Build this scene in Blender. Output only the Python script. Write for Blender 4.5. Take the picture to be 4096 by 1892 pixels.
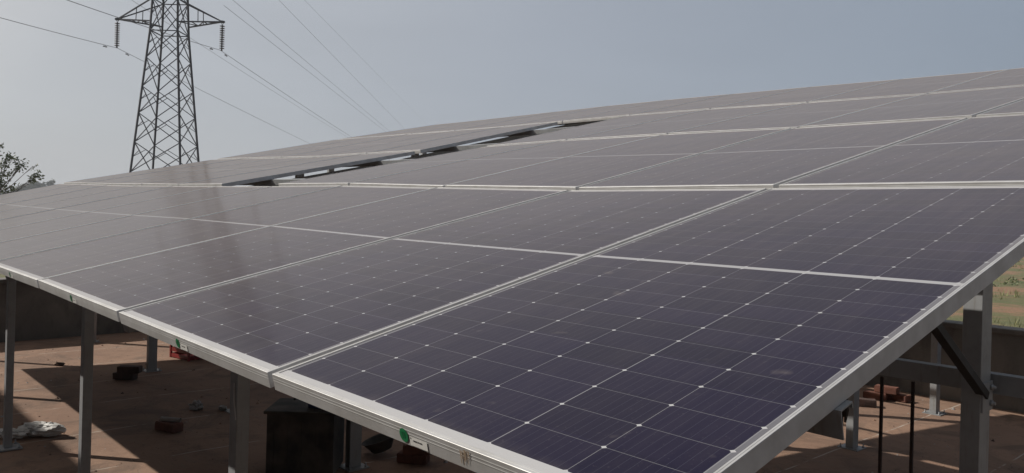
import bpy, bmesh, math, random
from mathutils import Vector, Matrix, noise
random.seed(7)
for o in list(bpy.data.objects): bpy.data.objects.remove(o)
SC = bpy.context.scene
COL = SC.collection
R = math.radians

# ------------------------------------------------------------------ camera
CAM = Vector((1.58788, -0.77024, 0.35962))
cr = Vector((0.669133923, 0.742688269, 0.0259601406))
cd = Vector((0.0170951279, 0.0195404455, -0.999662907))
cf = Vector((-0.742945186, 0.669352154, 0.000378824))
cam_data = bpy.data.cameras.new('camera')
cam = bpy.data.objects.new('camera', cam_data); COL.objects.link(cam)
m = Matrix((cr, -cd, -cf)).transposed().to_4x4(); m.translation = CAM
cam.matrix_world = m
cam_data.sensor_width = 36; cam_data.lens = 36 * 3242.55 / 4096
cam_data.shift_y = -96 / 4096
cam_data.clip_start = 0.02; cam_data.clip_end = 9000
SC.camera = cam

# ------------------------------------------------------------------ sky, sun, exposure
SUN = Vector((-0.8, -0.6, 0.76)).normalized()
world = bpy.data.worlds.new('World'); SC.world = world; world.use_nodes = True
wn = world.node_tree
bg = wn.nodes['Background']
sky = wn.nodes.new('ShaderNodeTexSky'); sky.sky_type = 'NISHITA'; sky.sun_disc = False
sky.sun_elevation = math.asin(SUN.z); sky.sun_rotation = math.atan2(SUN.x, SUN.y)
sky.air_density = 1.0; sky.dust_density = 2.0; sky.ozone_density = 1.0
# hazy veil over the clear sky: pale towards the sun, blue grey away from it
geo = wn.nodes.new('ShaderNodeNewGeometry')
dot = wn.nodes.new('ShaderNodeVectorMath'); dot.operation = 'DOT_PRODUCT'; dot.inputs[1].default_value = tuple(-SUN)
wn.links.new(geo.outputs['Incoming'], dot.inputs[0])
mr = wn.nodes.new('ShaderNodeMapRange'); mr.inputs[1].default_value = -1; mr.inputs[2].default_value = 1; wn.links.new(dot.outputs['Value'], mr.inputs[0])
veil = wn.nodes.new('ShaderNodeValToRGB'); wn.links.new(mr.outputs[0], veil.inputs[0])
VEIL = [(-1.0, (.12, .165, .235)), (-.18, (.243, .291, .362)), (.245, (.357, .389, .447)), (.6, (.495, .512, .54)), (1.0, (1.0, .93, .84))]
e = veil.color_ramp.elements
while len(e) < len(VEIL): e.new(0.5)
for el, (d_, c_) in zip(e, VEIL): el.position = (d_ + 1) / 2; el.color = (*c_, 1)
# faint uneven haze
hz = wn.nodes.new('ShaderNodeTexNoise'); hz.inputs['Scale'].default_value = 2.2; hz.inputs['Detail'].default_value = 5; hz.inputs['Distortion'].default_value = 0.6
hm = wn.nodes.new('ShaderNodeMapping'); hm.inputs['Scale'].default_value = (1, 1, 3.0); wn.links.new(geo.outputs['Incoming'], hm.inputs[0]); wn.links.new(hm.outputs[0], hz.inputs['Vector'])
hr = wn.nodes.new('ShaderNodeMapRange'); hr.inputs[1].default_value = 0.3; hr.inputs[2].default_value = 0.7; hr.inputs[3].default_value = 9.5; hr.inputs[4].default_value = 10.4; wn.links.new(hz.outputs[0], hr.inputs[0])
vs = wn.nodes.new('ShaderNodeVectorMath'); vs.operation = 'SCALE'; wn.links.new(hr.outputs[0], vs.inputs['Scale'])
wn.links.new(veil.outputs[0], vs.inputs[0])
vm = wn.nodes.new('ShaderNodeMix'); vm.data_type = 'RGBA'; vm.inputs[0].default_value = 0.88
wn.links.new(sky.outputs[0], vm.inputs[6]); wn.links.new(vs.outputs[0], vm.inputs[7])
wn.links.new(vm.outputs[2], bg.inputs[0]); bg.inputs[1].default_value = 0.1
sun_data = bpy.data.lights.new('sun', 'SUN'); sun_data.energy = 4.8; sun_data.angle = R(0.5)
sun_data.color = (1.0, 0.945, 0.86)
sun = bpy.data.objects.new('sun', sun_data); COL.objects.link(sun)
sun.rotation_euler = SUN.to_track_quat('Z', 'Y').to_euler()
SC.view_settings.view_transform = 'Standard'; SC.view_settings.look = 'None'
SC.view_settings.exposure = 0.0; SC.view_settings.gamma = 1.0
GZ = -1.5                                        # level of the yard

# ------------------------------------------------------------------ helpers
class MB:
    """collects faces for one mesh"""
    def __init__(s): s.v = []; s.f = []; s.mi = []; s.sm = []
    def quad(s, pts, mi=0, smooth=False):
        i = len(s.v); s.v += [tuple(p) for p in pts]; s.f.append(tuple(range(i, i + len(pts)))); s.mi.append(mi); s.sm.append(smooth)
    def hexa(s, c, mi=0):                        # 8 corners: bottom ring 0-3, top ring 4-7
        i = len(s.v); s.v += [tuple(p) for p in c]
        for f in ((3, 2, 1, 0), (4, 5, 6, 7), (0, 1, 5, 4), (1, 2, 6, 5), (2, 3, 7, 6), (3, 0, 4, 7)):
            s.f.append(tuple(i + k for k in f)); s.mi.append(mi); s.sm.append(False)
    def box(s, x0, x1, y0, y1, z0, z1, mi=0, M=None):
        c = [Vector(p) for p in ((x0, y0, z0), (x1, y0, z0), (x1, y1, z0), (x0, y1, z0), (x0, y0, z1), (x1, y0, z1), (x1, y1, z1), (x0, y1, z1))]
        if M: c = [M @ p for p in c]
        s.hexa(c, mi)
    def bar(s, a, b, w, h=None, up=Vector((0, 0, 1)), mi=0):
        a = Vector(a); b = Vector(b); d = (b - a).normalized(); h = h or w
        if abs(d.dot(up)) > 0.98: up = Vector((1, 0, 0)) if abs(d.x) < 0.9 else Vector((0, 1, 0))
        x = d.cross(up).normalized() * w / 2; y = x.cross(d).normalized() * h / 2
        s.hexa([a - x - y, a + x - y, a + x + y, a - x + y, b - x - y, b + x - y, b + x + y, b - x + y], mi)
    def angle(s, a, b, w, t, up, mi=0):          # L section
        a = Vector(a); b = Vector(b); d = (b - a).normalized()
        x = d.cross(Vector(up)).normalized(); y = x.cross(d).normalized()
        for q in ((x, y), (y, -x)):
            u, n = q
            s.hexa([a, a + u * w, a + u * w + n * t, a + n * t, b, b + u * w, b + u * w + n * t, b + n * t], mi)
    def tube(s, pts, rad, n=6, mi=0, caps=True):
        pts = [Vector(p) for p in pts]; base = len(s.v); L = len(pts)
        rads = rad if isinstance(rad, (list, tuple)) else [rad] * L
        for i, p in enumerate(pts):
            d = (pts[min(i + 1, L - 1)] - pts[max(i - 1, 0)]).normalized()
            up = Vector((0, 0, 1)) if abs(d.z) < 0.9 else Vector((1, 0, 0))
            x = d.cross(up).normalized(); y = x.cross(d)
            for k in range(n):
                t = 2 * math.pi * k / n; s.v.append(tuple(p + (x * math.cos(t) + y * math.sin(t)) * rads[i]))
        for i in range(L - 1):
            for k in range(n):
                a = base + i * n + k; b = base + i * n + (k + 1) % n
                s.f.append((a, b, b + n, a + n)); s.mi.append(mi); s.sm.append(n > 5)
        if caps:
            s.f.append(tuple(base + k for k in reversed(range(n)))); s.mi.append(mi); s.sm.append(False)
            s.f.append(tuple(base + (L - 1) * n + k for k in range(n))); s.mi.append(mi); s.sm.append(False)
    def lathe(s, prof, c, axis=Vector((0, 0, 1)), n=10, mi=0):
        c = Vector(c); ax = Vector(axis).normalized()
        x = ax.cross(Vector((0, 1, 0)) if abs(ax.y) < 0.9 else Vector((1, 0, 0))).normalized(); y = ax.cross(x)
        base = len(s.v)
        for r, h in prof:
            for k in range(n):
                t = 2 * math.pi * k / n; s.v.append(tuple(c + ax * h + (x * math.cos(t) + y * math.sin(t)) * r))
        for i in range(len(prof) - 1):
            for k in range(n):
                a = base + i * n + k; b = base + i * n + (k + 1) % n
                s.f.append((a, b, b + n, a + n)); s.mi.append(mi); s.sm.append(True)
        s.f.append(tuple(base + k for k in reversed(range(n)))); s.mi.append(mi); s.sm.append(False)
        s.f.append(tuple(base + (len(prof) - 1) * n + k for k in range(n))); s.mi.append(mi); s.sm.append(False)
    def mesh(s, name, mats):
        me = bpy.data.meshes.new(name); me.from_pydata(s.v, [], s.f)
        for mt in (mats if isinstance(mats, (list, tuple)) else [mats]): me.materials.append(mt)
        me.polygons.foreach_set('material_index', s.mi); me.polygons.foreach_set('use_smooth', s.sm)
        me.validate(); me.update(); return me
    def build(s, name, mats, parent=None, loc=None):
        o = bpy.data.objects.new(name, s.mesh(name, mats)); COL.objects.link(o)
        if parent is not None: o.parent = parent
        if loc is not None: o.location = loc
        return o
def recalc(o):
    bm = bmesh.new(); bm.from_mesh(o.data); bmesh.ops.recalc_face_normals(bm, faces=bm.faces); bm.to_mesh(o.data); bm.free(); return o
def bevel(o, w, seg=1):
    b = o.modifiers.new('bevel', 'BEVEL'); b.width = w; b.segments = seg; b.limit_method = 'ANGLE'; return o
def tag(o, label=None, cat=None, group=None, kind=None):
    if label: o['label'] = label
    if cat: o['category'] = cat
    if group: o['group'] = group
    if kind: o['kind'] = kind
    return o
def thing(name, loc=(0, 0, 0), rz=0.0, **k):
    o = bpy.data.objects.new(name, None); COL.objects.link(o); o.empty_display_size = 0.1
    o.location = loc; o.rotation_euler = (0, 0, rz); return tag(o, **k)
def copy_part(o, parent):
    c = o.copy(); COL.objects.link(c); c.parent = parent; return c

# ------------------------------------------------------------------ materials
class NT:
    def __init__(s, name):
        s.m = bpy.data.materials.new(name); s.m.use_nodes = True; s.t = s.m.node_tree; s.b = s.t.nodes['Principled BSDF']
    def n(s, typ, **k):
        nd = s.t.nodes.new(typ)
        for a, v in k.items(): setattr(nd, a, v)
        return nd
    def l(s, a, b): s.t.links.new(a, b)
    def val(s, x):
        if isinstance(x, (int, float)):
            v = s.n('ShaderNodeValue'); v.outputs[0].default_value = x; return v.outputs[0]
        return x
    def math(s, op, a, b=None, c=None):
        nd = s.n('ShaderNodeMath', operation=op)
        for i, x in enumerate((a, b, c)):
            if x is None: continue
            if isinstance(x, (int, float)): nd.inputs[i].default_value = x
            else: s.l(x, nd.inputs[i])
        return nd.outputs[0]
    def mix(s, f, a, b):
        nd = s.n('ShaderNodeMix', data_type='RGBA')
        for i, x in ((0, f), (6, a), (7, b)):
            if isinstance(x, (int, float)): nd.inputs[i].default_value = x
            elif isinstance(x, tuple): nd.inputs[i].default_value = (*x, 1) if len(x) == 3 else x
            else: s.l(x, nd.inputs[i])
        return nd.outputs[2]
    def noise(s, scale, detail=4, rough=0.55, vec=None, dist=0.0):
        nd = s.n('ShaderNodeTexNoise'); nd.inputs['Scale'].default_value = scale; nd.inputs['Detail'].default_value = detail
        nd.inputs['Roughness'].default_value = rough; nd.inputs['Distortion'].default_value = dist
        if vec is None: vec = s.coord()
        s.l(vec, nd.inputs['Vector']); return nd.outputs[0]
    def coord(s, kind='Object'):
        if not hasattr(s, '_c'): s._c = s.n('ShaderNodeTexCoord')
        return s._c.outputs[kind]
    def scaled(s, vec, sc):
        nd = s.n('ShaderNodeMapping'); nd.inputs['Scale'].default_value = sc; s.l(vec, nd.inputs['Vector']); return nd.outputs[0]
    def ramp(s, x, lo, hi):
        nd = s.n('ShaderNodeMapRange'); nd.inputs[1].default_value = lo; nd.inputs[2].default_value = hi; s.l(x, nd.inputs[0]); return nd.outputs[0]
    def bump(s, h, strength, dist=0.01):
        nd = s.n('ShaderNodeBump'); nd.inputs['Strength'].default_value = strength; nd.inputs['Distance'].default_value = dist
        s.l(h, nd.inputs['Height']); s.l(nd.outputs[0], s.b.inputs['Normal'])
    def set(s, **k):
        for a, v in k.items():
            i = s.b.inputs[a.replace('_', ' ')]
            if isinstance(v, (int, float)): i.default_value = v
            elif isinstance(v, tuple): i.default_value = (*v, 1) if len(v) == 3 else v
            else: s.l(v, i)
        return s
def plain(name, c1, c2, scale=8.0, rough=0.7, metal=0.0, bump=0.0, detail=5, **k):
    t = NT(name); n = t.noise(scale, detail); f = t.ramp(n, 0.35, 0.65)
    t.set(Base_Color=t.mix(f, c1, c2), Roughness=rough, Metallic=metal, **k)
    if bump: t.bump(t.noise(scale * 6, 4), bump, 0.004)
    return t.m

M = {}
def aluminium():
    t = NT('anodised_aluminium'); v = t.scaled(t.coord(), (3, 3, 60)); n = t.noise(12, 4, 0.6, v)
    n2 = t.noise(9, 5, 0.6)
    t.set(Base_Color=t.mix(t.ramp(n2, 0.35, 0.7), (0.54, 0.535, 0.53), (0.43, 0.42, 0.405)), Metallic=0.5, Roughness=0.52)
    return t.m
M['alu'] = aluminium()
M['alu_side'] = plain('gap_shade_aluminium', (0.52, 0.517, 0.517), (0.42, 0.412, 0.408), 14, 0.6, 0.3)  # long frame sides toned slightly darker, standing in for shade in the panel gaps
def galvanised():
    t = NT('galvanised_steel'); vo = t.n('ShaderNodeTexVoronoi'); vo.inputs['Scale'].default_value = 45; t.l(t.coord(), vo.inputs['Vector'])
    n = t.noise(6, 5); st = t.noise(10, 3, 0.6, t.scaled(t.coord(), (6, 6, 0.6)))
    c = t.mix(t.ramp(n, 0.3, 0.7), (0.33, 0.34, 0.35), (0.24, 0.245, 0.25))
    c = t.mix(t.math('MULTIPLY', vo.outputs['Distance'], 0.25), c, (0.42, 0.43, 0.44))
    c = t.mix(t.math('MULTIPLY', t.ramp(st, 0.58, 0.72), 0.45), c, (0.20, 0.17, 0.13))
    t.set(Base_Color=c, Metallic=0.35, Roughness=0.5); return t.m
M['galv'] = galvanised()
PW, PL, GAP = 1.002, 2.008, 0.022
PX = PW + GAP; CP, CQ, MIDG = 0.1605, 0.0803, 0.018
def cells():
    t = NT('solar_cells_under_glass')
    sx = t.n('ShaderNodeSeparateXYZ'); t.l(t.coord(), sx.inputs[0]); x, y = sx.outputs[0], sx.outputs[1]
    u = t.math('DIVIDE', x, CP); ru = t.math('ROUND', u); du = t.math('MULTIPLY', t.math('ABSOLUTE', t.math('SUBTRACT', u, ru)), CP)
    ay = t.math('SUBTRACT', t.math('ABSOLUTE', y), MIDG / 2); v = t.math('DIVIDE', ay, CQ)
    dv = t.math('MULTIPLY', t.math('ABSOLUTE', t.math('SUBTRACT', v, t.math('ROUND', v))), CQ)
    odd = t.math('PINGPONG', t.math('ABSOLUTE', ru), 1.0)
    wl = t.math('MULTIPLY_ADD', odd, 0.0006, 0.0005)
    m1 = t.math('LESS_THAN', du, wl); m2 = t.math('LESS_THAN', dv, 0.00045)
    m3 = t.math('LESS_THAN', t.math('ADD', t.math('MULTIPLY', du, 0.8), dv), 0.0043)
    m4 = t.math('GREATER_THAN', t.math('ABSOLUTE', x), 3 * CP - 0.0008); m5 = t.math('LESS_THAN', ay, 0.0); m6 = t.math('GREATER_THAN', ay, 12 * CQ - 0.0006)
    w = t.math('MAXIMUM', t.math('MULTIPLY', m1, 0.45), t.math('MULTIPLY', m2, 0.34))
    for q in (m3, t.math('MULTIPLY', m4, 0.3), t.math('MULTIPLY', m5, 0.8), m6): w = t.math('MAXIMUM', w, q)
    # bus bars, fine silver lines along the panel
    bu = t.math('MULTIPLY', t.math('PINGPONG', t.math('ADD', x, 3 * CP), CP / 18), 1.0)
    bb = t.math('LESS_THAN', bu, 0.00035)
    info = t.n('ShaderNodeObjectInfo')
    cn = t.n('ShaderNodeTexWhiteNoise', noise_dimensions='3D')
    cv = t.n('ShaderNodeCombineXYZ'); t.l(t.math('FLOOR', u), cv.inputs[0]); t.l(t.math('FLOOR', t.math('DIVIDE', y, CQ)), cv.inputs[1]); t.l(info.outputs['Random'], cv.inputs[2])
    t.l(cv.outputs[0], cn.inputs['Vector'])
    cell = t.mix(cn.outputs[0], (0.0055, 0.0045, 0.019), (0.0085, 0.0065, 0.026))
    cell = t.mix(t.math('MULTIPLY', bb, 0.22), cell, (0.14, 0.14, 0.17))
    col = t.mix(w, cell, (0.40, 0.40, 0.41))
    # thin film of brown dust with streaks, drips and a few blotches
    off = t.n('ShaderNodeVectorMath', operation='ADD'); cmb = t.n('ShaderNodeCombineXYZ')
    t.l(t.math('MULTIPLY', info.outputs['Random'], 37.0), cmb.inputs[0]); t.l(t.math('MULTIPLY', info.outputs['Random'], 91.0), cmb.inputs[1])
    t.l(t.coord(), off.inputs[0]); t.l(cmb.outputs[0], off.inputs[1]); pv = off.outputs[0]
    d1 = t.noise(3.0, 5, 0.6, pv); d2 = t.noise(26, 4, 0.6, t.scaled(pv, (1.0, 0.12, 1))); d3 = t.noise(14, 3, 0.5, pv); d4 = t.noise(160, 2, 0.5, pv)
    dust = t.math('ADD', t.math('MULTIPLY', t.ramp(d1, 0.3, 0.75), 0.012), t.math('MULTIPLY', t.ramp(d2, 0.45, 0.8), 0.018))
    dust = t.math('ADD', dust, t.math('MULTIPLY', t.ramp(d3, 0.68, 0.80), 0.11))
    dust = t.math('ADD', dust, t.math('MULTIPLY', t.ramp(d4, 0.66, 0.74), 0.035))
    low = t.math('MULTIPLY', t.ramp(t.math('ADD', y, t.math('MULTIPLY', d3, 0.05)), -0.925, -0.99), t.ramp(d2, 0.30, 0.7))       # dirt washed down to the lower edge
    dust = t.math('ADD', dust, t.math('MULTIPLY', low, 0.16))
    dust = t.math('ADD', dust, 0.0015)
    col = t.mix(dust, col, (0.42, 0.36, 0.31))
    rough = t.math('MULTIPLY_ADD', t.ramp(d2, 0.3, 0.8), 0.06, 0.105)
    t.set(Base_Color=col, Roughness=rough, IOR=1.17, Sheen_Weight=t.math('MULTIPLY_ADD', t.math('ADD', t.ramp(d1, 0.3, 0.75), t.ramp(d2, 0.4, 0.8)), 0.11, 0.72), Sheen_Roughness=0.265, Sheen_Tint=(1.0, 0.77, 0.59))
    return t.m
M['cells'] = cells()
M['backsheet'] = plain('white_backsheet', (0.45, 0.45, 0.45), (0.38, 0.38, 0.38), 5, 0.6)
M['green'] = plain('green_sticker', (0.004, 0.15, 0.05), (0.003, 0.12, 0.04), 40, 0.5)
M['greendark'] = plain('dark_green_print', (0.002, 0.05, 0.02), (0.002, 0.06, 0.02), 40, 0.5)
M['paper'] = plain('white_label', (0.62, 0.61, 0.58), (0.56, 0.55, 0.52), 60, 0.6)
M['ink'] = plain('black_print', (0.03, 0.03, 0.03), (0.05, 0.05, 0.05), 60, 0.6)
M['stain'] = plain('dried_mud', (0.20, 0.14, 0.085), (0.27, 0.20, 0.14), 90, 0.9)
def yard():
    t = NT('yard_earth'); v = t.coord()
    a = t.noise(0.7, 6, 0.6, v); b = t.noise(5, 6, 0.65, v, 0.3); c = t.noise(60, 4, 0.6, v); d = t.noise(2.2, 5, 0.7, t.scaled(v, (1, 2.5, 1)), 0.6)
    col = t.mix(t.ramp(a, 0.35, 0.65), (0.275, 0.170, 0.115), (0.205, 0.124, 0.086))
    col = t.mix(t.math('MULTIPLY', t.ramp(b, 0.5, 0.75), 0.55), col, (0.145, 0.082, 0.054))
    col = t.mix(t.math('MULTIPLY', t.ramp(d, 0.56, 0.68), 0.4), col, (0.21, 0.165, 0.125))
    col = t.mix(t.math('MULTIPLY', t.ramp(c, 0.55, 0.75), 0.35), col, (0.29, 0.19, 0.13))
    # darker swept and damp patches, cracks, pale mortar joints of the slab every metre
    e = t.noise(1.3, 7, 0.72, v, 1.2); col = t.mix(t.math('MULTIPLY', t.ramp(e, 0.50, 0.64), 0.6), col, (0.10, 0.066, 0.048))
    f = t.noise(19, 5, 0.7, v, 0.4); col = t.mix(t.math('MULTIPLY', t.ramp(f, 0.60, 0.68), 0.55), col, (0.085, 0.056, 0.042))
    cr = t.n('ShaderNodeTexVoronoi', feature='DISTANCE_TO_EDGE'); cr.inputs['Scale'].default_value = 0.45
    wv = t.n('ShaderNodeVectorMath', operation='ADD'); nz = t.n('ShaderNodeTexNoise'); nz.inputs['Scale'].default_value = 3.0; t.l(v, nz.inputs['Vector']); t.l(v, wv.inputs[0]); t.l(nz.outputs['Color'], wv.inputs[1]); t.l(wv.outputs[0], cr.inputs['Vector'])
    col = t.mix(t.math('MULTIPLY', t.math('MULTIPLY', t.math('LESS_THAN', cr.outputs['Distance'], 0.003), t.ramp(e, 0.45, 0.6)), 0.6), col, (0.06, 0.04, 0.03))
    sx = t.n('ShaderNodeSeparateXYZ'); t.l(v, sx.inputs[0])
    jx = t.math('ABSOLUTE', t.math('SUBTRACT', t.math('FRACT', t.math('ADD', sx.outputs[0], t.math('MULTIPLY', t.noise(1.4, 3, 0.5, v), 0.05))), 0.52))
    jm = t.math('MULTIPLY', t.math('LESS_THAN', jx, 0.007), t.ramp(t.noise(2.6, 4, 0.7, v), 0.40, 0.52))
    col = t.mix(t.math('MULTIPLY', jm, 0.8), col, (0.42, 0.37, 0.32))
    t.set(Base_Color=col, Roughness=0.95)
    t.bump(t.math('ADD', b, t.math('MULTIPLY', f, 0.5)), 0.6, 0.012); return t.m
M['yard'] = yard()
def field():
    t = NT('field_earth_and_grass'); v = t.coord()
    a = t.noise(0.22, 6, 0.65, v, 0.4); b = t.noise(1.6, 5, 0.7, t.scaled(v, (1, 1.6, 1))); c = t.noise(14, 4, 0.6, v)
    g = t.mix(t.ramp(b, 0.35, 0.65), (0.070, 0.082, 0.028), (0.115, 0.105, 0.042))
    e = t.mix(t.ramp(c, 0.35, 0.65), (0.22, 0.125, 0.068), (0.165, 0.095, 0.055))
    f = t.math('ADD', a, t.math('MULTIPLY', t.math('SUBTRACT', b, 0.5), 0.6))
    t.set(Base_Color=t.mix(t.ramp(f, 0.44, 0.54), e, g), Roughness=0.95); t.bump(c, 0.6, 0.05); return t.m
M['field'] = field()
def concrete(name, c1, c2, c3):
    t = NT(name); v = t.coord(); a = t.noise(1.6, 6, 0.65, v, 0.5); b = t.noise(5, 5, 0.6, t.scaled(v, (1, 1, 0.35))); c = t.noise(40, 4, 0.6, v)
    col = t.mix(t.ramp(a, 0.35, 0.65), c1, c2); col = t.mix(t.math('MULTIPLY', t.ramp(b, 0.52, 0.7), 0.6), col, c3)
    t.set(Base_Color=col, Roughness=0.92); t.bump(t.math('ADD', b, c), 0.35, 0.01); return t.m
M['wall'] = concrete('weathered_plaster', (0.20, 0.188, 0.172), (0.125, 0.119, 0.112), (0.055, 0.053, 0.051))
M['plaster'] = concrete('grey_plaster', (0.32, 0.31, 0.29), (0.27, 0.26, 0.25), (0.2, 0.19, 0.18))
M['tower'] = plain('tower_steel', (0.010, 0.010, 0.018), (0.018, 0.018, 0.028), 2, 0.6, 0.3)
M['insul'] = plain('brown_porcelain', (0.025, 0.018, 0.018), (0.035, 0.025, 0.022), 9, 0.35)
M['wire'] = plain('conductor', (0.10, 0.10, 0.105), (0.14, 0.14, 0.14), 3, 0.6, 0.3)
M['brick'] = plain('fired_brick', (0.17, 0.068, 0.045), (0.10, 0.042, 0.030), 14, 0.95, 0, 0.5)
M['darkbrick'] = plain('sooty_brick', (0.09, 0.05, 0.04), (0.05, 0.035, 0.03), 14, 0.95, 0, 0.5)
M['black'] = plain('black_plastic', (0.020, 0.019, 0.018), (0.085, 0.072, 0.060), 6, 0.8)
M['iron'] = plain('rusty_black_iron', (0.022, 0.015, 0.013), (0.045, 0.022, 0.016), 22, 0.75, 0.2)
M['darksteel'] = plain('shade_toned_steel', (0.05, 0.049, 0.048), (0.028, 0.026, 0.025), 16, 0.7, 0.2)  # brace colour darkened to stand in for the shade under the panels
M['bag'] = plain('white_polythene', (0.62, 0.61, 0.59), (0.5, 0.49, 0.47), 12, 0.45, 0, 0.3)
M['red'] = plain('red_plastic', (0.22, 0.012, 0.012), (0.17, 0.012, 0.012), 9, 0.5)
M['blue'] = plain('blue_plastic', (0.02, 0.03, 0.09), (0.025, 0.035, 0.08), 9, 0.5)
M['pipe'] = plain('grey_pipe', (0.34, 0.33, 0.32), (0.26, 0.25, 0.25), 12, 0.6)
M['stone'] = plain('pale_stone', (0.68, 0.67, 0.64), (0.52, 0.5, 0.47), 9, 0.9)
M['bark'] = plain('bark', (0.11, 0.085, 0.065), (0.06, 0.048, 0.04), 12, 0.95)
M['leaf'] = plain('leaf', (0.070, 0.095, 0.032), (0.11, 0.13, 0.05), 1.7, 0.6)
M['farleaf'] = plain('distant_leaf', (0.045, 0.06, 0.04), (0.07, 0.085, 0.055), 0.4, 0.8)
M['grass'] = plain('grass_blade', (0.09, 0.12, 0.03), (0.17, 0.15, 0.06), 1.3, 0.7)

# ------------------------------------------------------------------ ground and walls
g = MB(); S = 4000
g.quad([(-S, -S, GZ - 0.12), (S, -S, GZ - 0.12), (S, S, GZ - 0.12), (-S, S, GZ - 0.12)])
tag(g.build('field', M['field']), kind='structure')
g = MB(); nx, ny = 60, 48
X0, X1, Y0, Y1 = -10.7, 14.0, -9.0, 8.5
for i in range(nx):
    for j in range(ny):
        q = []
        for a, b in ((i, j), (i + 1, j), (i + 1, j + 1), (i, j + 1)):
            x = X0 + (X1 - X0) * a / nx; y = Y0 + (Y1 - Y0) * b / ny
            q.append((x, y, GZ + 0.012 * noise.noise((x * 0.9, y * 0.9, 3.1))))
        g.quad(q, smooth=True)
tag(g.build('yard_ground', M['yard']), kind='structure')
WT = -0.68
def wall(name, x0, x1, y0, y1, z1, label, mat='wall', cope=0.03):
    t = thing(name, ((x0 + x1) / 2, (y0 + y1) / 2, GZ), label=label, cat='wall')
    b = MB(); hx, hy = (x1 - x0) / 2, (y1 - y0) / 2; H = z1 - GZ
    b.box(-hx, hx, -hy, hy, -0.3, H - 0.06); b.build('wall_body', M[mat], t)
    c = MB(); c.box(-hx - cope, hx + cope, -hy - cope, hy + cope, H - 0.06, H); bevel(c.build('coping', M[mat], t), 0.012, 2)
    return t
wall('boundary_wall', -10.95, 14.0, 8.45, 8.65, WT, 'low dark weathered wall behind the panel posts, grassy field beyond it')
wall('boundary_wall', -10.95, -10.72, -9.0, 8.415, WT, 'low dark weathered wall closing the left end of the panel array')
wall('light_block_wall', 3.6, 3.85, -3.1, 8.41, 1.3, 'unseen weathered wall added right of the array to darken the shade under it')  # added out of view to cut skylight and bounce reaching under the array
wall('shadow_caster_wall', -24.0, 7.0, -4.6, -3.2, GZ + (0.80 + 3.2) * 1.267, 'unseen plain grey plastered block added across the aisle to cast the front shadow edge', 'plaster', 0.05)  # unseen block added for the front shadow edge and a darker underside

# ------------------------------------------------------------------ solar panels
TH = R(13.98); BD = Vector((0, math.cos(TH), math.sin(TH))); ND = Vector((0, -math.sin(TH), math.cos(TH)))
NC = 11
RB = [0.0, PL + 0.05, 2 * PL + 0.12, 3 * PL + 0.19]
# height of the sagging rows above the ideal plane at every panel joint, right end (index 0) to left end
HB = [[0.003, 0.011, 0.030, 0.046, 0.050, 0.050, 0.054, 0.058, 0.066, 0.076, 0.090, 0.100],
      [-0.002, -0.007, -0.011, 0.006, 0.031, 0.037, 0.045, 0.050, 0.065, 0.077, 0.095, 0.108],
      [-0.050, -0.046, -0.046, -0.029, -0.024, -0.030, -0.027, -0.020, -0.018, 0.005, 0.030, 0.048],
      [-0.102, -0.098, -0.095, -0.077, -0.057, -0.046, -0.044, -0.044, -0.036, -0.024, -0.012, 0.000]]
HT = [[-0.004, -0.009, -0.013, 0.006, 0.025, 0.027, 0.035, 0.045, 0.055, 0.071, 0.091, 0.105],
      [-0.052, -0.048, -0.044, -0.030, -0.023, -0.032, -0.029, -0.022, -0.020, 0.002, 0.028, 0.046],
      [-0.103, -0.099, -0.096, -0.080, -0.058, -0.047, -0.045, -0.045, -0.037, -0.025, -0.012, -0.001],
      [-0.130, -0.124, -0.118, -0.105, -0.087, -0.076, -0.064, -0.060, -0.064, -0.068, -0.070, -0.068]]
def P(a, b, h): return Vector((a, 0, 0)) + BD * b + ND * h
def joint(j): return PW - (j * PX - GAP / 2) if j else PW
def hgt(row, a, f):                                 # sag at position a along the row, f = 0 bottom .. 1 top
    s = (PW + GAP / 2 - a) / PX; s = min(max(s, 0.0), NC - 1e-6); i = int(s); q = s - i
    b = HB[row][i] * (1 - q) + HB[row][i + 1] * q; t = HT[row][i] * (1 - q) + HT[row][i + 1] * q
    return b * (1 - f) + t * f
# frame: extruded ribbed profile mitred round the four sides (inset from the edge, height)
PROF = [(0, -.035), (0, -.0158), (-.0004, -.0155), (-.0004, -.0147), (0, -.0136), (0, -.0100), (-.0004, -.0097), (-.0004, -.0089), (0, -.0078), (0, -.0005),
        (.0005, 0), (.0055, 0), (.0058, -.0005), (.0066, -.0005), (.0069, 0), (.0110, 0), (.0110, -.0070), (.0020, -.0070), (.0020, -.0330), (.028, -.0330), (.028, -.035)]
fb = MB(); ring = []
for dx, dy in ((-1, -1), (1, -1), (1, 1), (-1, 1)):
    ring.append([(dx * (PW / 2 - max(i, 0) * (0.72 if z > -.0075 else 1)), dy * (PL / 2 - i), z) for i, z in PROF])   # grip ribs on the short sides only
for k in range(4):
    A, B = ring[k], ring[(k + 1) % 4]
    for i in range(len(PROF)):
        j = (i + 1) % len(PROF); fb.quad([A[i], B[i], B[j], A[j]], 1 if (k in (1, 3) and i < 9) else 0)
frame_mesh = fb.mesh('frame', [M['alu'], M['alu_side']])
bm = bmesh.new(); bm.from_mesh(frame_mesh); bmesh.ops.remove_doubles(bm, verts=bm.verts, dist=1e-6); bmesh.ops.recalc_face_normals(bm, faces=bm.faces); bm.to_mesh(frame_mesh); bm.free()
gb = MB(); ix, iy = PW / 2 - 0.0076, PL / 2 - 0.0105
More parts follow.
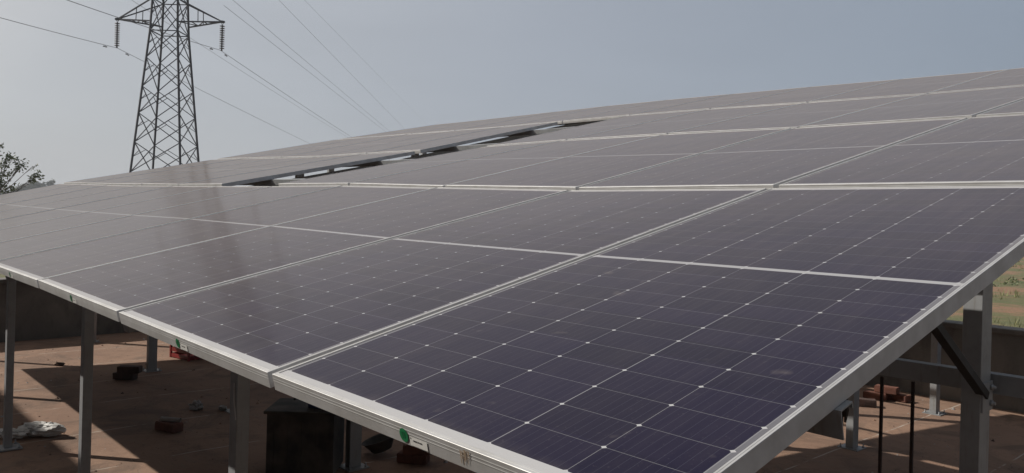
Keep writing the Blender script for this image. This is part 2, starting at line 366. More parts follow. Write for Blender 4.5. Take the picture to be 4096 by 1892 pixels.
for i in range(6):
    for j in range(12):
        xa, xb, ya, yb = (-ix + 2 * ix * i / 6, -ix + 2 * ix * (i + 1) / 6, -iy + 2 * iy * j / 12, -iy + 2 * iy * (j + 1) / 12)
        gb.quad([(xa, ya, -.0014), (xb, ya, -.0014), (xb, yb, -.0014), (xa, yb, -.0014)], 0, True)
        gb.quad([(xa, yb, -.0058), (xb, yb, -.0058), (xb, ya, -.0058), (xa, ya, -.0058)], 1)
glass_mesh = gb.mesh('glass', [M['cells'], M['backsheet']])
jb = MB(); jb.box(-0.06, 0.06, -0.03, 0.03, -0.024, -0.0062)
jbox_mesh = jb.mesh('junction_box', M['black'])
def sticker_meshes():
    yf = -PL / 2 - 0.0013
    s = MB(); n = 28; cx, cz, r = -0.501 + 0.478, -0.0192, 0.0122
    ringv = [(cx + r * math.cos(2 * math.pi * k / n), yf, cz + r * math.sin(2 * math.pi * k / n)) for k in range(n)]
    s.quad(ringv, 0)
    y2 = yf - 0.0003
    for (x0, x1, z0, z1) in ((-.0052, .0006, .0032, .0052), (-.0033, -.0014, -.0052, .0032), (.0022, .0043, -.0052, .0052)):   # T I
        s.quad([(cx + x0, y2, cz + z0), (cx + x1, y2, cz + z0), (cx + x1, y2, cz + z1), (cx + x0, y2, cz + z1)], 1)
    st = s.mesh('round_sticker', [M['green'], M['greendark']])
    l = MB(); x0 = cx + 0.0165
    l.quad([(x0, yf, -.0325), (x0 + .048, yf, -.0325), (x0 + .048, yf, -.0168), (x0, yf, -.0168)], 0)
    l.quad([(x0 + .002, y2, -.0210), (x0 + .0045, y2, -.0210), (x0 + .0045, y2, -.0185), (x0 + .002, y2, -.0185)], 1)
    rr = random.Random(3); x = x0 + .009
    while x < x0 + .034:
        w = rr.choice((.0006, .001, .0014)); l.quad([(x, y2, -.0245), (x + w, y2, -.0245), (x + w, y2, -.0215), (x, y2, -.0215)], 1); x += w + rr.choice((.0007, .0012))
    lb = l.mesh('paper_label', [M['paper'], M['ink']])
    return st, lb
sticker_mesh, label_mesh = sticker_meshes()
ROWN = ['front row', 'second row up', 'third row up', 'top row']
COLN = ['rightmost', 'second from the right', 'third from the right', 'fourth from the right', 'fifth from the right', 'middle', 'fifth from the left', 'fourth from the left', 'third from the left', 'second from the left', 'leftmost']
SPECIAL = {(0, 0): 'dark violet solar panel at the near right corner, mud stain on its front edge',
           (0, 1): 'solar panel just left of the near corner panel, green sticker above a red crate',
           (0, 2): 'third solar panel from the right in the front row, small dark green sticker',
           (1, 5): None, (2, 5): None}
JY = 0.0
for r in range(4):
    for k in range(NC):
        if (r, k) in ((1, 5), (2, 5)): continue
        aL, aR = -k * PX, -k * PX + PW
        jr, jl = k, k + 1
        BL = P(aL, RB[r], HB[r][jl]); BR = P(aR, RB[r], HB[r][jr]); TL = P(aL, RB[r] + PL, HT[r][jl]); TR = P(aR, RB[r] + PL, HT[r][jr])
        ex = ((BR + TR) - (BL + TL)).normalized(); ey = (TL + TR) - (BL + BR); ey = (ey - ex * ey.dot(ex)).normalized(); ez = ex.cross(ey)
        mt = Matrix((ex, ey, ez)).transposed().to_4x4(); mt.translation = (BL + BR + TL + TR) / 4 + ez * random.uniform(-.0015, .0015)
        lab = SPECIAL.get((r, k)) or ('solar panel in the %s of the array, %s' % (ROWN[r], COLN[k]))
        t = thing('solar_panel', label=lab, cat='solar panel', group='solar panels of the sloping array'); t.matrix_world = mt
        inv = mt.inverted(); tw = sum(sg * (inv @ c).z for sg, c in ((1, BL), (-1, BR), (-1, TL), (1, TR))) / 4     # panels flex a little
        for nm, me in (('frame', frame_mesh), ('glass', glass_mesh), ('junction_box', jbox_mesh)):
            if nm != 'junction_box':
                me = me.copy()
                for v in me.vertices: v.co.z += tw * (v.co.x / (PW / 2)) * (v.co.y / (PL / 2))
            o = bpy.data.objects.new(nm, me); COL.objects.link(o); o.parent = t
            if nm == 'junction_box': o.location = (0.0, 0.02, 0)
        if r == 0 and k < 4:
            for nm, me in (('round_sticker', sticker_mesh), ('paper_label', label_mesh)):
                o = bpy.data.objects.new(nm, me); COL.objects.link(o); o.parent = t
        if r == 0 and k == 0:
            s = MB(); yf = -PL / 2 - 0.0014; rr = random.Random(5)
            for i in range(7):
                x = 0.128 + i * 0.0034 + rr.uniform(-.001, .001); z1 = -.004 - rr.uniform(0, .004); z0 = z1 - rr.uniform(.012, .024); w = rr.uniform(.0010, .0022)
                s.quad([(x, yf, z0), (x + w * .5, yf, z0 - .001), (x + w, yf, z0 + .001), (x + w * 1.2, yf, z1), (x - w * .2, yf, z1 + .0008)])
            tag(s.build('mud_stain', M['stain'], t), 'brown dried mud drips')

# ------------------------------------------------------------------ steel structure
PURL = []
GB = 0.436; GT = 1.57
def row_of(b):
    for r in (3, 2, 1, 0):
        if b >= RB[r] - 0.03: return r
    return 0
def under(a, b, d):
    r = row_of(b); f = min(max((b - RB[r]) / PL, 0), 1); return P(a, b, hgt(r, a, f) - 0.0365 - d)
def sweep(m_, pts_fn, stations, section):
    """closed section (list of (across, down)) along stations; pts_fn(station, across, down) -> Vector"""
    base = len(m_.v); n = len(section)
    for s in stations:
        for q in section: m_.v.append(tuple(pts_fn(s, *q)))
    for i in range(len(stations) - 1):
        for k in range(n):
            a = base + i * n + k; b = base + i * n + (k + 1) % n
            m_.f.append((a, b, b + n, a + n)); m_.mi.append(0); m_.sm.append(False)
    m_.f.append(tuple(base + k for k in range(n))); m_.mi.append(0); m_.sm.append(False)
    m_.f.append(tuple(base + (len(stations) - 1) * n + k for k in reversed(range(n)))); m_.mi.append(0); m_.sm.append(False)
PD = 0.048
ZSEC = [(0, 0), (.040, 0), (.040, .010), (.0375, .010), (.0375, .0025), (.0025, .0025), (.0025, PD), (0, PD)]
st = [1.012] + [PW - j * PX + GAP / 2 for j in range(1, NC)] + [-10.27]
WHERE = ['lower', 'upper']
for r in range(4):
    for q, bo in enumerate((GB, GT)):
        m_ = MB(); b0 = RB[r] + bo
        sweep(m_, lambda a, ac, dn: under(a, b0 + ac, dn), st, ZSEC)
        o = recalc(m_.build('purlin', M['galv']))
        tag(o, 'galvanised steel purlin under the %s half of the %s panels' % (WHERE[q], ['front row', 'second row', 'third row', 'top row'][r]), 'purlin', 'purlins under the solar panels')
XC = [0.585, -1.46, -3.48, -5.50, -7.76, -10.10]
XN = ['rightmost', 'second from the right', 'third from the right', 'third from the left', 'second from the left', 'leftmost']
for i, x in enumerate(XC):
    m_ = MB()
    bs = [0.12 + 0.25 * k for k in range(33)]
    sec = [(-.025, 0), (.025, 0), (.025, .08), (-.025, .08)]
    sweep(m_, lambda b, ac, dn: under(x + ac, b, PD + 0.002 + dn), bs, sec)
    o = recalc(m_.build('rafter', M['galv']))
    tag(o, 'sloping steel rafter below the purlins, %s' % XN[i], 'rafter', 'rafters under the solar panels')
# posts
YR = [0.52, 2.32, 4.05, 5.80, 7.66]
RN = ['front', 'second', 'middle', 'fourth', 'back']
XF = [0.60, -1.34, -3.375, -5.42, -7.70, -10.05]
def bolt_mb():
    b = MB(); b.lathe([(.010, 0), (.010, .008), (.005, .0082), (.005, .028)], (0, 0, .010), n=6); return b
plate = MB(); plate.box(-.085, .085, -.085, .085, 0, .010); plate_mesh = plate.mesh('base_plate', M['galv'])
bolt_mesh = bolt_mb().mesh('anchor_bolt', M['galv'])
def channel(h, wx, wy, t=0.004, lip=0.014):
    """lipped channel open towards +Y, seen from the front as a plain web with two flanges"""
    x0, x1, y0, y1 = -wx / 2, wx / 2, -wy / 2, wy / 2
    s = [(x0, y0), (x1, y0), (x1, y1), (x1 - lip, y1), (x1 - lip, y1 - t), (x1 - t, y1 - t), (x1 - t, y0 + t), (x0 + t, y0 + t), (x0 + t, y1 - t), (x0 + lip, y1 - t), (x0 + lip, y1), (x0, y1)]
    b = MB(); sweep(b, lambda z, x, y: Vector((x, y, z)), [0.0101, h], s); return b
for j, y in enumerate(YR):
    for i, x in enumerate(XC):
        xx = x if j not in (0, 4) else (XF[i] if j == 0 else x - 0.05); b = y / math.cos(TH)
        top = under(xx, b, PD + 0.082).z + 0.01
        lab = 'galvanised post of the %s row under the array, %s' % (RN[j], XN[i])
        if (j, i) == (1, 0): lab = 'near right steel post with diagonal brace and a sunlit patch near its top'
        if (j, i) == (0, 1): lab = 'front row post closest to the camera, left of the near panel corner'
        if (j, i) == (0, 2): lab = 'front row post with a sunlit left face beside the white plastic bag'
        if (j, i) == (0, 3): lab = 'front row post standing at the left edge of the photo'
        t = thing('steel_post', (xx, y, GZ), label=lab, cat='post', group='posts under the solar panels')
        wy = 0.095 if j else 0.05
        bevel(recalc(channel(top - GZ, 0.062, wy).build('post_channel', M['galv'], t)), 0.0015, 1)
        o = bpy.data.objects.new('base_plate', plate_mesh); COL.objects.link(o); o.parent = t
        for sx in (-1, 1):
            for sy in (-1, 1):
                o = bpy.data.objects.new('anchor_bolt', bolt_mesh); COL.objects.link(o); o.parent = t; o.location = (sx * .065, sy * .065, 0)
        if (j, i) == (1, 0):
            br = MB(); br.angle((0.042, -0.02, 1.265), (0.042, -0.62, 1.63), 0.026, 0.004, (0, 0, 1)); recalc(br.build('brace', M['darksteel'], t))
            gp = MB(); gp.box(0.032, 0.038, -0.045, 0.05, 1.22, 1.32); gp.build('gusset_plate', M['galv'], t)
            bb_ = MB()
            for dz in (1.245, 1.30): bb_.lathe([(.011, 0), (.011, .008), (.006, .0082), (.006, .016)], (0.038, 0.03, dz), Vector((1, 0, 0)), 6)
            bb_.build('bolts', M['galv'], t)
bm_ = MB()
by, bz = 2.385, -0.228
sweep(bm_, lambda x, y, z: Vector((x, by + y, bz + z)), [-1.6, 1.06], [(0, 0), (.05, 0), (.05, .004), (.004, .004), (.004, .064), (.05, .064), (.05, .068), (0, .068)])
tag(recalc(bm_.build('tie_beam', M['galv'])), 'horizontal galvanised beam tied across the near right post at mid height', 'beam')

# ------------------------------------------------------------------ objects below the array
t = thing('iron_trestle', (0.328, 2.30, GZ), label='thin black iron trestle with two legs under the horizontal beam', cat='trestle')
for dx, nm in ((-0.056, 'leg'), (0.056, 'leg')):
    b = MB(); b.bar((dx, 0, 0), (dx, 0, 1.283), 0.010); b.build(nm, M['iron'], t)
b = MB(); b.bar((-0.051, 0, 0.78), (0.051, 0, 0.80), 0.010); b.build('crossbar', M['iron'], t)

def blob(m_, c, sx, sy, sz, amp, fr, seed, n=3, zmin=None):
    bm = bmesh.new(); bmesh.ops.create_icosphere(bm, subdivisions=n, radius=1)
    base = len(m_.v)
    for v in bm.verts:
        d = v.co.normalized(); k = 1 + amp * noise.noise(d * fr + Vector((seed, seed * 2.3, 0))) + amp * .5 * noise.noise(d * fr * 2.7 + Vector((0, seed, seed)))
        p = Vector((d.x * sx * k, d.y * sy * k, d.z * sz * k))
        if zmin is not None: p.z = max(p.z, zmin)
        m_.v.append(tuple(Vector(c) + p))
    for f in bm.faces: m_.f.append(tuple(base + v.index for v in f.verts)); m_.mi.append(0); m_.sm.append(False)
    bm.free()
b = MB(); blob(b, (0.06, 0.05, 0.045), 0.17, 0.075, 0.060, 0.42, 1.6, 4.2, 4, -0.045); blob(b, (-0.13, -0.04, 0.03), 0.12, 0.06, 0.036, 0.5, 1.9, 8.1, 4, -0.03)
o = b.build('plastic_bag', M['bag'], loc=(-5.62, 0.72, GZ + 0.012)); o.rotation_euler = (0, 0, R(48))
tag(o, 'crumpled white plastic bag lying on the ground at the left', 'bag')

def brick_mesh(mat, seed):
    bm = bmesh.new(); bmesh.ops.create_cube(bm, size=1)
    bmesh.ops.scale(bm, vec=(0.225, 0.105, 0.07), verts=bm.verts); bmesh.ops.bevel(bm, geom=bm.edges, offset=0.006, segments=2, affect='EDGES')
    bmesh.ops.subdivide_edges(bm, edges=bm.edges, cuts=2, use_grid_fill=True)
    for v in bm.verts: v.co += Vector((noise.noise(v.co * 22 + Vector((seed, 0, 0))), noise.noise(v.co * 22 + Vector((0, seed, 0))), noise.noise(v.co * 22 + Vector((0, 0, seed))))) * 0.004; v.co.z += 0.035
    me = bpy.data.meshes.new('brick'); bm.to_mesh(me); bm.free(); me.materials.append(M[mat]); return me
BR = [brick_mesh('brick', 1.3), brick_mesh('brick', 5.7)]; DBR = [brick_mesh('darkbrick', 2.2), brick_mesh('darkbrick', 7.9)]
def brick(meshes, i, x, y, lvl, rz, label, group='loose bricks on the ground', tilt=0):
    o = bpy.data.objects.new('brick', meshes[i % 2]); COL.objects.link(o); o.location = (x, y, GZ + 0.006 + lvl * 0.071); o.rotation_euler = (tilt, 0, R(rz)); return tag(o, label, 'brick', group)
brick(DBR, 0, -7.44, 1.95, 0, 42, 'dark brick lying in the shade behind the second front post, lower of two')
brick(DBR, 1, -7.40, 1.98, 1, 52, 'dark brick in the shade behind the second front post, upper of two')
brick(BR, 0, -5.19, 1.62, 0, 20, 'single brick with a short grey pipe resting on it')
p = MB(); p.tube([(-.085, 0, 0), (.085, 0, 0)], .018, 12, caps=False); p.tube([(.085, 0, 0), (-.085, 0, 0)], .014, 12, caps=False)
o = p.build('pipe_offcut', M['pipe'], loc=(-5.18, 1.63, GZ + 0.006 + 0.073 + 0.018)); o.rotation_euler = (0, 0, R(38)); tag(o, 'short grey pipe offcut resting on a brick', 'pipe')
brick(BR, 1, -2.15, 7.80, 0, 12, 'reddish brick at the bottom left of the pile near the back wall')
brick(BR, 0, -1.97, 7.93, 0, -8, 'reddish brick at the bottom right of the pile near the back wall')
brick(BR, 0, -2.06, 7.86, 1, 6, 'reddish brick on top of the pile near the back wall')
brick(DBR, 1, -2.08, 7.38, 0, 30, 'dark brick alone on sunlit earth in front of the brick pile')
brick(BR, 1, -3.30, 2.72, 0, 35, 'red brick in deep shade under the near panel, bottom of its pair')
brick(BR, 0, -3.27, 2.74, 1, 55, 'red brick in deep shade under the near panel, top of its pair')
b = MB(); blob(b, (0, 0, 0.018), 0.06, 0.03, 0.022, 0.5, 2.2, 3.3, 2, -0.02)
o = b.build('clod', M['darkbrick'], loc=(-8.60, 1.60, GZ)); o.rotation_euler = (0, 0, R(40)); tag(o, 'small dark clod on the sunlit strip behind the front posts', 'clod')
b = MB(); blob(b, (0, 0, 0.03), 0.07, 0.05, 0.045, 0.7, 2.4, 6.3, 3, -0.03)
tag(b.build('paper_scrap', M['pipe'], loc=(-5.76, 2.06, GZ)), 'crumpled grey scrap on the shaded ground left of the nearest front post', 'litter', 'scraps of litter on the ground')
b = MB(); blob(b, (0, 0, 0.015), 0.06, 0.03, 0.022, 0.7, 2.4, 9.3, 3, -0.015)
tag(b.build('paper_scrap', M['pipe'], loc=(-5.62, 2.24, GZ)), 'flat pale scrap on the shaded ground close beside the nearest front post', 'litter', 'scraps of litter on the ground')
# dark crate with cable and a blue box on it
t = thing('plastic_crate', (-3.62, 2.02, GZ), R(48), label='large black plastic crate in deep shade below the near panel corner', cat='crate')
b = MB()
for s_ in (-1, 1):
    b.box(-.23, .23, s_ * .17 - .008, s_ * .17 + .008, 0.02, .44); b.box(s_ * .222 - .008, s_ * .222 + .008, -.161, .161, 0.02, .44)
b.box(-.213, .213, -.161, .161, 0.02, .035)
for i in range(5): b.box(-.2375, -.2305, -.15 + i * .07, -.13 + i * .07, .05, .40); b.box(-.2 + i * .095, -.18 + i * .095, -.186, -.1785, .05, .40)
b.build('crate_body', M['black'], t)
b = MB(); b.box(-.25, .25, -.20, .20, .4405, .462); bevel(b.build('lid', M['black'], t), .006, 2)
t2 = thing('tool_box', (-3.50, 2.08, GZ + 0.462), R(40), label='small dark blue box standing on the black crate lid', cat='box')
b = MB(); b.box(-.09, .09, -.06, .06, .001, .11); bevel(b.build('box_body', M['blue'], t2), .008, 2)
b = MB(); b.box(-.094, .094, -.064, .064, .1102, .125); bevel(b.build('lid', M['blue'], t2), .004, 1)
b = MB(); b.tube([(-.05, 0, .125), (-.05, 0, .155), (.05, 0, .155), (.05, 0, .125)], .006, 6); b.build('handle', M['black'], t2)
b = MB(); pts = []
for i in range(15):
    u = i / 14; pts.append((-3.78 + 0.07 * math.sin(u * 3), 1.95 + .05 * u, GZ + 0.47 + 0.62 * (1 - u) ** 1.3 + 0.008))
b.tube(pts, .009, 8); tag(b.build('hanging_cable', M['black']), 'black cable drooping from the panels onto the black crate', 'cable')
# shallow pan
b = MB(); b.lathe([(.06, .0), (.075, .004), (.125, .085), (.135, .092), (.137, .096), (.131, .096), (.120, .085), (.07, .010), (.0, .009)], (0, 0, 0), n=22)
o = b.build('mortar_pan', M['black'], loc=(-3.62, 2.66, GZ + .03)); o.rotation_euler = (R(14), R(-12), 0); recalc(o); tag(o, 'shallow black mortar pan tilted on the ground under the near panel', 'pan')
# red crate
t = thing('plastic_crate', (-8.30, 2.95, GZ), R(10), label='small red plastic crate behind the front edge of the array', cat='crate')
b = MB()
for s_ in (-1, 1):
    for k in range(4):
        b.box(-.20, .20, s_ * .14 - .006, s_ * .14 + .006, .01 + k * .07, .055 + k * .07); b.box(s_ * .194 - .006, s_ * .194 + .006, -.134, .134, .01 + k * .07, .055 + k * .07)
    for q in (-1, 1): b.box(s_ * .198 - .012, s_ * .198 + .012, q * .14 - .012, q * .14 + .012, 0, .275)
b.box(-.186, .186, -.128, .128, .008, .02); b.build('crate_body', M['red'], t)
# hanging dark glove-like cable bundle
t = thing('cable_bundle', (-0.013, 2.60, -0.53), label='black coiled cable bundle hanging from the panels near the right edge', cat='cable')
b = MB(); pts = [(0.004 * math.sin(i * 1.3), 0.004 * math.cos(i), 1.07 - 0.06 * i) for i in range(0, 17)]
b.tube(pts, .003, 6); b.build('lead', M['black'], t)
for k, (dx, l, w) in enumerate(((-.012, .20, .012), (.010, .15, .013), (.0, .12, .016))):
    b = MB(); b.tube([(dx * .7, 0, .15), (dx, .003, .15 - l * .4), (dx * .6, 0, .15 - l * .75)], [w * .5, w * .8, w * .4], 8); b.build('cable_loop', M['black'], t)
# sticks / straws
# stone in the field
b = MB(); blob(b, (0, 0, 0.12), 0.16, 0.11, 0.2, 0.5, 1.6, 2.7, 3, -0.14)
tag(b.build('white_stone', M['stone'], loc=(-5.93, 20.6, GZ - 0.12)), 'small white stone lying in the grass beyond the back wall', 'stone')

# ------------------------------------------------------------------ pylon
T = Vector((-55.0787, 18.4979, 0)); E1 = Vector((0.66913, 0.74314, 0)); E2 = Vector((-0.77273, 0.63473, 0)); EF = Vector((0.74314, -0.66913, 0))   # EF towards the camera
pyl = thing('lattice_pylon', (T.x + .05, T.y + .06, GZ - 0.12), label='tall dark steel lattice pylon with crossarms and hanging insulators', cat='pylon')
zb = GZ - 0.12
def rad(z):
    if z <= 12.4: return 2.32 - (z - 2.5) * 0.1075
    return 1.256 - (z - 12.4) * 0.035
ang = R(45)
def cor(k, z):
    d = [(math.cos(ang), math.sin(ang)), (-math.sin(ang), math.cos(ang)), (-math.cos(ang), -math.sin(ang)), (math.sin(ang), -math.cos(ang))][k]
    return (E1 * d[0] + EF * d[1]) * rad(z) + Vector((0, 0, z - zb))
lev = [zb, 0.5, 2.4, 4.4, 6.35, 8.14, 10.1, 11.93, 14.1, 16.2, 17.9, 19.9, 21.4]
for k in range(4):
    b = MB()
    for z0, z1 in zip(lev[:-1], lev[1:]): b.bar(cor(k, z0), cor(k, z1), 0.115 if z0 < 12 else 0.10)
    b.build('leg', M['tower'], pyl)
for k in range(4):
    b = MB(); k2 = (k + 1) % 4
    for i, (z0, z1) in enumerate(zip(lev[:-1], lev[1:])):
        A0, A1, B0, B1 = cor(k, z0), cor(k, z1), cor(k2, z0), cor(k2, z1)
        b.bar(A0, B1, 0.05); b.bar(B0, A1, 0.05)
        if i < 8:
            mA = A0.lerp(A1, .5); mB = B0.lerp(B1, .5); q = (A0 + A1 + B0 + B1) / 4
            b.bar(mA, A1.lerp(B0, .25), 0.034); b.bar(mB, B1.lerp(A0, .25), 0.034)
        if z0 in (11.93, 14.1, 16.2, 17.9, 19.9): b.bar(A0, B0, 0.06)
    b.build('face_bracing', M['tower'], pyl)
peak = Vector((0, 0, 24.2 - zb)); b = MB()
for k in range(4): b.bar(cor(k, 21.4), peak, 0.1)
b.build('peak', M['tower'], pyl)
def arm(side, zl, zu, length, zt):
    b = MB(); tip = E1 * (side * length) + Vector((0, 0, zt - zb))
    ks = (0, 1) if side > 0 else (2, 3)
    if side > 0: ks = (0, 3)
    else: ks = (2, 1)
    for k in ks:
        b.bar(cor(k, zl), tip, 0.085); b.bar(cor(k, zu), tip, 0.075)
    c0, c1 = cor(ks[0], zl), cor(ks[1], zl)
    for f in (0.3, 0.58):
        b.bar(c0.lerp(tip, f), c1.lerp(tip, f), 0.05)
    b.bar(c0, c1.lerp(tip, .3), .05); b.bar(c1.lerp(tip, .3), c0.lerp(tip, .58), .05); b.bar(c0.lerp(tip, .58), c1.lerp(tip, .8), .05)
    u0, u1 = cor(ks[0], zu), cor(ks[1], zu)
    b.bar(c0.lerp(tip, .45), u0.lerp(tip, .45), .045); b.bar(c1.lerp(tip, .45), u1.lerp(tip, .45), .045)
    b.bar(tip - E2 * .12, tip + E2 * .12, 0.14); b.bar(tip - E1 * .12 * side, tip + E1 * .16 * side, .12)
    b.build('crossarm', M['tower'], pyl); return tip
INS = 1.68
def insulator(tip):
    b = MB(); z0 = -0.06
    for s_ in (-1, 1): b.tube([tip + E1 * .1 * s_ + Vector((0, 0, -.02)), tip + Vector((0, 0, -.24))], .018, 5)
    prof = [(.03, 0), (.03, -.02)]
    z = -.22; prof = [(.035, z)]
    for i in range(11):
        prof += [(.035, z - .02), (.17, z - .062), (.17, z - .088), (.06, z - .098), (.035, z - .150)]; z -= .150
    prof += [(.06, z - .02), (.06, z - .09)]
    b.lathe([(r_, h_) for r_, h_ in reversed(prof)], tip, n=10)
    recalc(b.build('insulator_string', M['insul'], pyl))
for zl, zu, ln, zt in ((12.55, 14.1, 3.56, 12.80), (16.2, 17.9, 3.9, 16.4), (19.9, 21.4, 3.5, 20.1)):
    for s_ in (-1, 1): insulator(arm(s_, zl, zu, ln, zt))
# conductors: vertical planes along the line, height a quadratic in distance s from the pylon
def conductor(side, ln, s0, s1, zf, label, dampers=(), rad_=0.016):
    b = MB(); N = 40
    def pt(s): p_ = T + E1 * (side * ln) + E2 * s; return Vector((p_.x, p_.y, zf(s)))
    b.tube([pt(s0 + (s1 - s0) * i / N) for i in range(N + 1)], rad_, 5)
    for d in dampers:
        a_, c_ = pt(d - .22), pt(d + .22)
        b.tube([a_ + Vector((0, 0, -.10)), a_.lerp(c_, .25) + Vector((0, 0, -.10))], .045, 6); b.tube([a_.lerp(c_, .75) + Vector((0, 0, -.10)), c_ + Vector((0, 0, -.10))], .045, 6)
        b.tube([a_ + Vector((0, 0, -.10)), c_ + Vector((0, 0, -.10))], .012, 5); b.tube([pt(d), pt(d) + Vector((0, 0, -.10))], .02, 5)
    return tag(b.build('power_line', M['wire']), label, 'power line', 'conductors of the overhead line')
L1 = 3.45; R1 = 3.53
conductor(-1, L1, 0, 150, lambda s: 10.84 - .0205 * s + .00006 * s * s, 'overhead conductor falling right from the left insulator string', (1.6,))
conductor(1, R1, 0, 150, lambda s: 10.88 - .0135 * s + .00009 * s * s, 'overhead conductor falling right from the right insulator string', (1.3,))
conductor(-1, L1, -120, 0, lambda s: 10.84 + .094 * s + .0005 * s * s, 'overhead conductor running from the left photo edge to the left insulator', (-1.8,))
conductor(1, R1, -120, 0, lambda s: 10.88 + .106 * s + .0005 * s * s, 'overhead conductor passing behind the left crossarm tip to the right insulator', (-1.8,))
conductor(-1, 3.9, 0, 170, lambda s: 14.95 - .014 * s + .00006 * s * s, 'faint conductor close below the one from the right insulator', (), .013)
conductor(1, 3.7, 0, 170, lambda s: 13.92 + .0125 * s, 'steep conductor leaving the top edge, left one of a close pair', (), .013)
conductor(1, 3.9, 0, 170, lambda s: 14.62 + .0110 * s, 'steep conductor leaving the top edge, right one of a close pair', (), .013)
conductor(1, 3.5, 0, 220, lambda s: 18.20 + .0130 * s, 'thin steep conductor right of the close pair', (), .013)
conductor(1, 3.5, 0, 260, lambda s: 19.9 + .046 * s, 'faintest conductor, farthest right of all the overhead wires', (), .010)

# ------------------------------------------------------------------ trees
def leaf(m_, p, ln, w, rnd):
    d = Vector((rnd.gauss(0, 1), rnd.gauss(0, 1), rnd.gauss(-.3, .7))).normalized(); x = d.cross(Vector((rnd.gauss(0, 1), rnd.gauss(0, 1), rnd.gauss(0, 1)))).normalized() * w
    m_.quad([p, p + d * ln * .5 + x, p + d * ln, p + d * ln * .5 - x])
rnd = random.Random(11)
def near_tree():
    base = Vector((-29.0, 4.0, GZ - .12))
    t = thing('roadside_tree', base, label='sparse leafy young tree at the left edge, thin branches against the sky', cat='tree')
    tr = MB(); cr_ = MB()
    fork = Vector((-28.95, 4.1, .2))
    tr.tube([Vector((0, 0, 0)), (fork - base) * .5 + Vector((.05, .02, 0)), fork - base], [.11, .09, .07], 8)
    tips = [((-28.75, 4.4, 2.07), 1), ((-28.56, 4.61, 1.79), 1.1), ((-28.48, 4.70, 1.70), .9), ((-28.66, 4.5, 1.53), 1), ((-28.74, 4.41, 1.47), 1), ((-28.37, 4.83, 1.40), 1.25), ((-28.30, 4.90, 1.42), .8),
            ((-28.22, 4.99, 1.57), .3), ((-28.03, 5.19, 1.46), .25), ((-27.93, 5.31, 1.18), 1.15), ((-27.97, 5.27, 1.12), .8), ((-28.07, 5.15, .93), .75),
            ((-28.68, 4.47, 1.15), 1.3), ((-28.66, 4.49, .90), 1.6), ((-28.72, 4.40, .75), 1.8), ((-28.58, 4.60, .74), 1.2), ((-28.9, 4.2, 1.3), 2), ((-29.1, 3.9, 1.6), 2), ((-29.3, 3.6, 1.4), 2), ((-29.0, 4.0, 2.4), 1.6), ((-29.4, 3.5, 2.1), 2), ((-29.5, 3.9, .9), 2), ((-28.9, 4.6, .6), 1.8)]
    for tp, dens in tips:
        tp = Vector(tp); mid = fork.lerp(tp, .55) + Vector((rnd.uniform(-.1, .1), rnd.uniform(-.1, .1), -.12 if tp.z < 1.6 else -.05))
        q = fork.lerp(tp, .25) + Vector((rnd.uniform(-.06, .06), rnd.uniform(-.06, .06), .05))
        tr.tube([fork - base, q - base, mid - base, tp - base], [.026, .018, .011, .005], 6)
        for s_ in range(2):
            e = tp + Vector((rnd.gauss(0, .07), rnd.gauss(0, .07), rnd.gauss(0, .05))); tr.tube([mid.lerp(tp, .6) - base, e - base], [.005, .003], 5)
            for _ in range(int(20 * min(dens, 1.3))):
                p = e + Vector((rnd.gauss(0, .06), rnd.gauss(0, .06), rnd.gauss(0, .05))) * (dens ** .5); leaf(cr_, p - base, rnd.uniform(.08, .15), rnd.uniform(.018, .034), rnd)
    tr.build('trunk', M['bark'], t); cr_.build('crown', M['leaf'], t)
near_tree()
def far_tree(x, y, top, w, label):
    base = Vector((x, y, GZ - .12)); t = thing('distant_tree', base, label=label, cat='tree', group='hazy trees on the horizon')
    H = top - base.z; tr = MB(); tr.tube([(0, 0, 0), (.1, 0, H * .35), (0, .1, H * .7)], [.28, .2, .08], 7)
    for k in range(4):
        a = k * 1.6; tr.tube([(.1, 0, H * .35), (math.cos(a) * w * .5, math.sin(a) * w * .5, H * .65)], [.12, .05], 5)
    tr.build('trunk', M['bark'], t)
    c = MB(); cl = [Vector((rnd.gauss(0, w * .38), rnd.gauss(0, w * .38), H * rnd.uniform(.35, .93))) for _ in range(16)]
    for q in cl:
        rr_ = rnd.uniform(.25, .42) * w
        for _ in range(110):
            d = Vector((rnd.gauss(0, 1), rnd.gauss(0, 1), rnd.gauss(0, .8))).normalized() * rr_ * rnd.uniform(.5, 1); p = q + d; p.z = min(p.z, H)
            leaf(c, p, rnd.uniform(.35, .6), rnd.uniform(.12, .2), rnd)
    c.build('crown', M['farleaf'], t)
FT = [(60, 3.2, 5, 'broad hazy tree directly behind the sparse young tree'), (95, 4.6, 4.5, 'hazy tree just right of the sparse young tree branches'), (128, 5.3, 4.5, 'hazy tree in the middle of the distant row'),
      (158, 5.5, 4, 'hazy tree right of the middle in the distant row'), (188, 6.0, 3.6, 'hazy tree second from the right in the distant row'), (213, 7.0, 2.6, 'tallest hazy tree at the right end of the distant row'), (30, 2.5, 6, 'hazy tree at the left end of the distant row')]
for px, top, w, lab in FT:
    d = cf + cr * ((px - 2048) / 3242.55) + cd * ((735 - 850) / 3242.55); p = CAM + d * 250
    far_tree(p.x, p.y, top, w, lab)

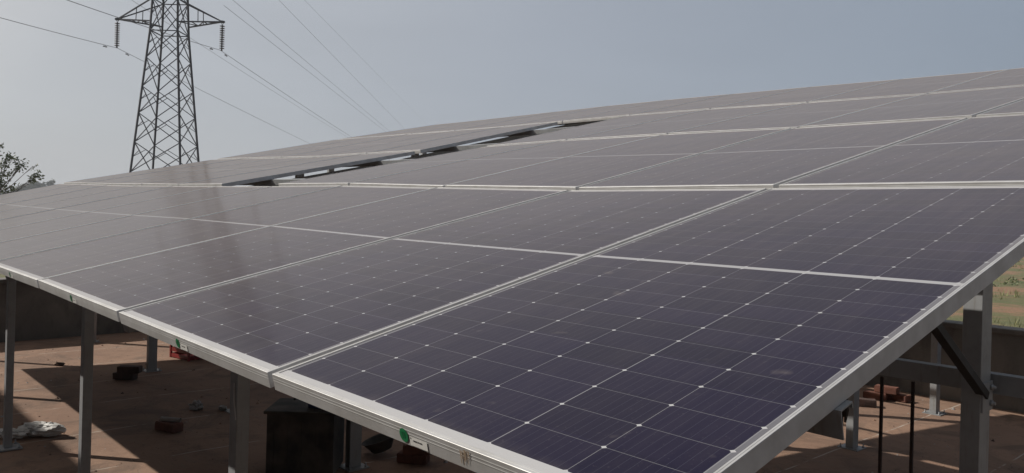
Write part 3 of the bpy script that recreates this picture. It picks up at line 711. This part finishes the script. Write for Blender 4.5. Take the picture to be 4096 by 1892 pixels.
# ------------------------------------------------------------------ grass in the field
b = MB(); rg = random.Random(21)
for i in range(2600):
    y = 8.9 + 60 * rg.random() ** 1.6; cx = 1.2 - (y + 0.77) * 0.42; x = cx + rg.gauss(0, 1.2 + y * .16)
    n_ = noise.noise((x * .25, y * .25, 1.7)) + .5 * noise.noise((x * .9, y * .9, 4.7))
    if n_ < -.05: continue
    hh = rg.uniform(.05, .16) * (1 + max(n_, 0)); z = GZ - .12
    for k in range(7):
        a = rg.uniform(0, 6.28); px_, py_ = x + rg.gauss(0, .06), y + rg.gauss(0, .06); dx, dy = math.cos(a) * hh * .5, math.sin(a) * hh * .5
        b.quad([(px_ - dy * .12, py_ + dx * .12, z), (px_ + dy * .12, py_ - dx * .12, z), (px_ + dx, py_ + dy, z + hh)])
rw = random.Random(8)
for i in range(420):
    y = 9.2 + 70 * rw.random() ** 1.4; x = 1.2 - (y + 0.77) * 0.42 + rw.gauss(0, 1.4 + y * .18); z = GZ - .12
    if noise.noise((x * .18, y * .18, 9.7)) < 0: continue
    rr_ = rw.uniform(.12, .34)
    for k in range(46):
        a = rw.uniform(0, 6.28); r_ = rr_ * rw.random() ** .5; p_ = Vector((x + math.cos(a) * r_, y + math.sin(a) * r_, z + rw.uniform(.01, rr_ * .7 * (1 - r_ / rr_) + .04)))
        leaf(b, p_, rw.uniform(.05, .10), rw.uniform(.015, .03), rw); b.mi[-1] = 1
tag(b.build('grass', [M['grass'], M['leaf']]), kind='stuff')

# ------------------------------------------------------------------ grit and crumbs on the yard
b = MB(); rg = random.Random(5)
for i in range(1500):
    x = rg.uniform(-10.4, 1.6); y = rg.uniform(0.2, 8.2); z = GZ + 0.012 * noise.noise((x * 0.9, y * 0.9, 3.1)); r_ = rg.choice((.005, .007, .009, .012, .02)) * rg.uniform(.7, 1.2)
    n_ = 5; a0 = rg.uniform(0, 6.28); top = Vector((x + rg.uniform(-.3, .3) * r_, y + rg.uniform(-.3, .3) * r_, z + r_ * rg.uniform(.5, .9)))
    ring_ = [Vector((x + math.cos(a0 + k * 6.283 / n_) * r_ * rg.uniform(.7, 1.2), y + math.sin(a0 + k * 6.283 / n_) * r_ * rg.uniform(.7, 1.2), z - .002)) for k in range(n_)]
    mi = rg.choice((0, 0, 0, 1, 2))
    for k in range(n_): b.quad([ring_[k], ring_[(k + 1) % n_], top], mi)
tag(b.build('gravel', [M['yard'], M['darkbrick'], M['pipe']]), kind='stuff')
b = MB(); b.tube([(-1.335, .494, -.30), (-1.325, .490, -.36), (-1.300, .488, -.43)], .0022, 5)
tag(b.build('loose_wire', M['bag']), 'short pale wire tail sticking out from the nearest front post', 'wire')

# ------------------------------------------------------------------ thin haze in the air
hzm = bpy.data.materials.new('haze_air'); hzm.use_nodes = True; ht = hzm.node_tree; ht.nodes.remove(ht.nodes['Principled BSDF'])
vp = ht.nodes.new('ShaderNodeVolumePrincipled'); vp.inputs['Color'].default_value = (0.86, 0.90, 0.95, 1); vp.inputs['Density'].default_value = 0.0009
ht.links.new(vp.outputs[0], ht.nodes['Material Output'].inputs['Volume'])
b = MB(); b.box(-4400, 4400, -4400, 4400, GZ - 1.2, 27.0); tag(b.build('haze', hzm), kind='stuff')
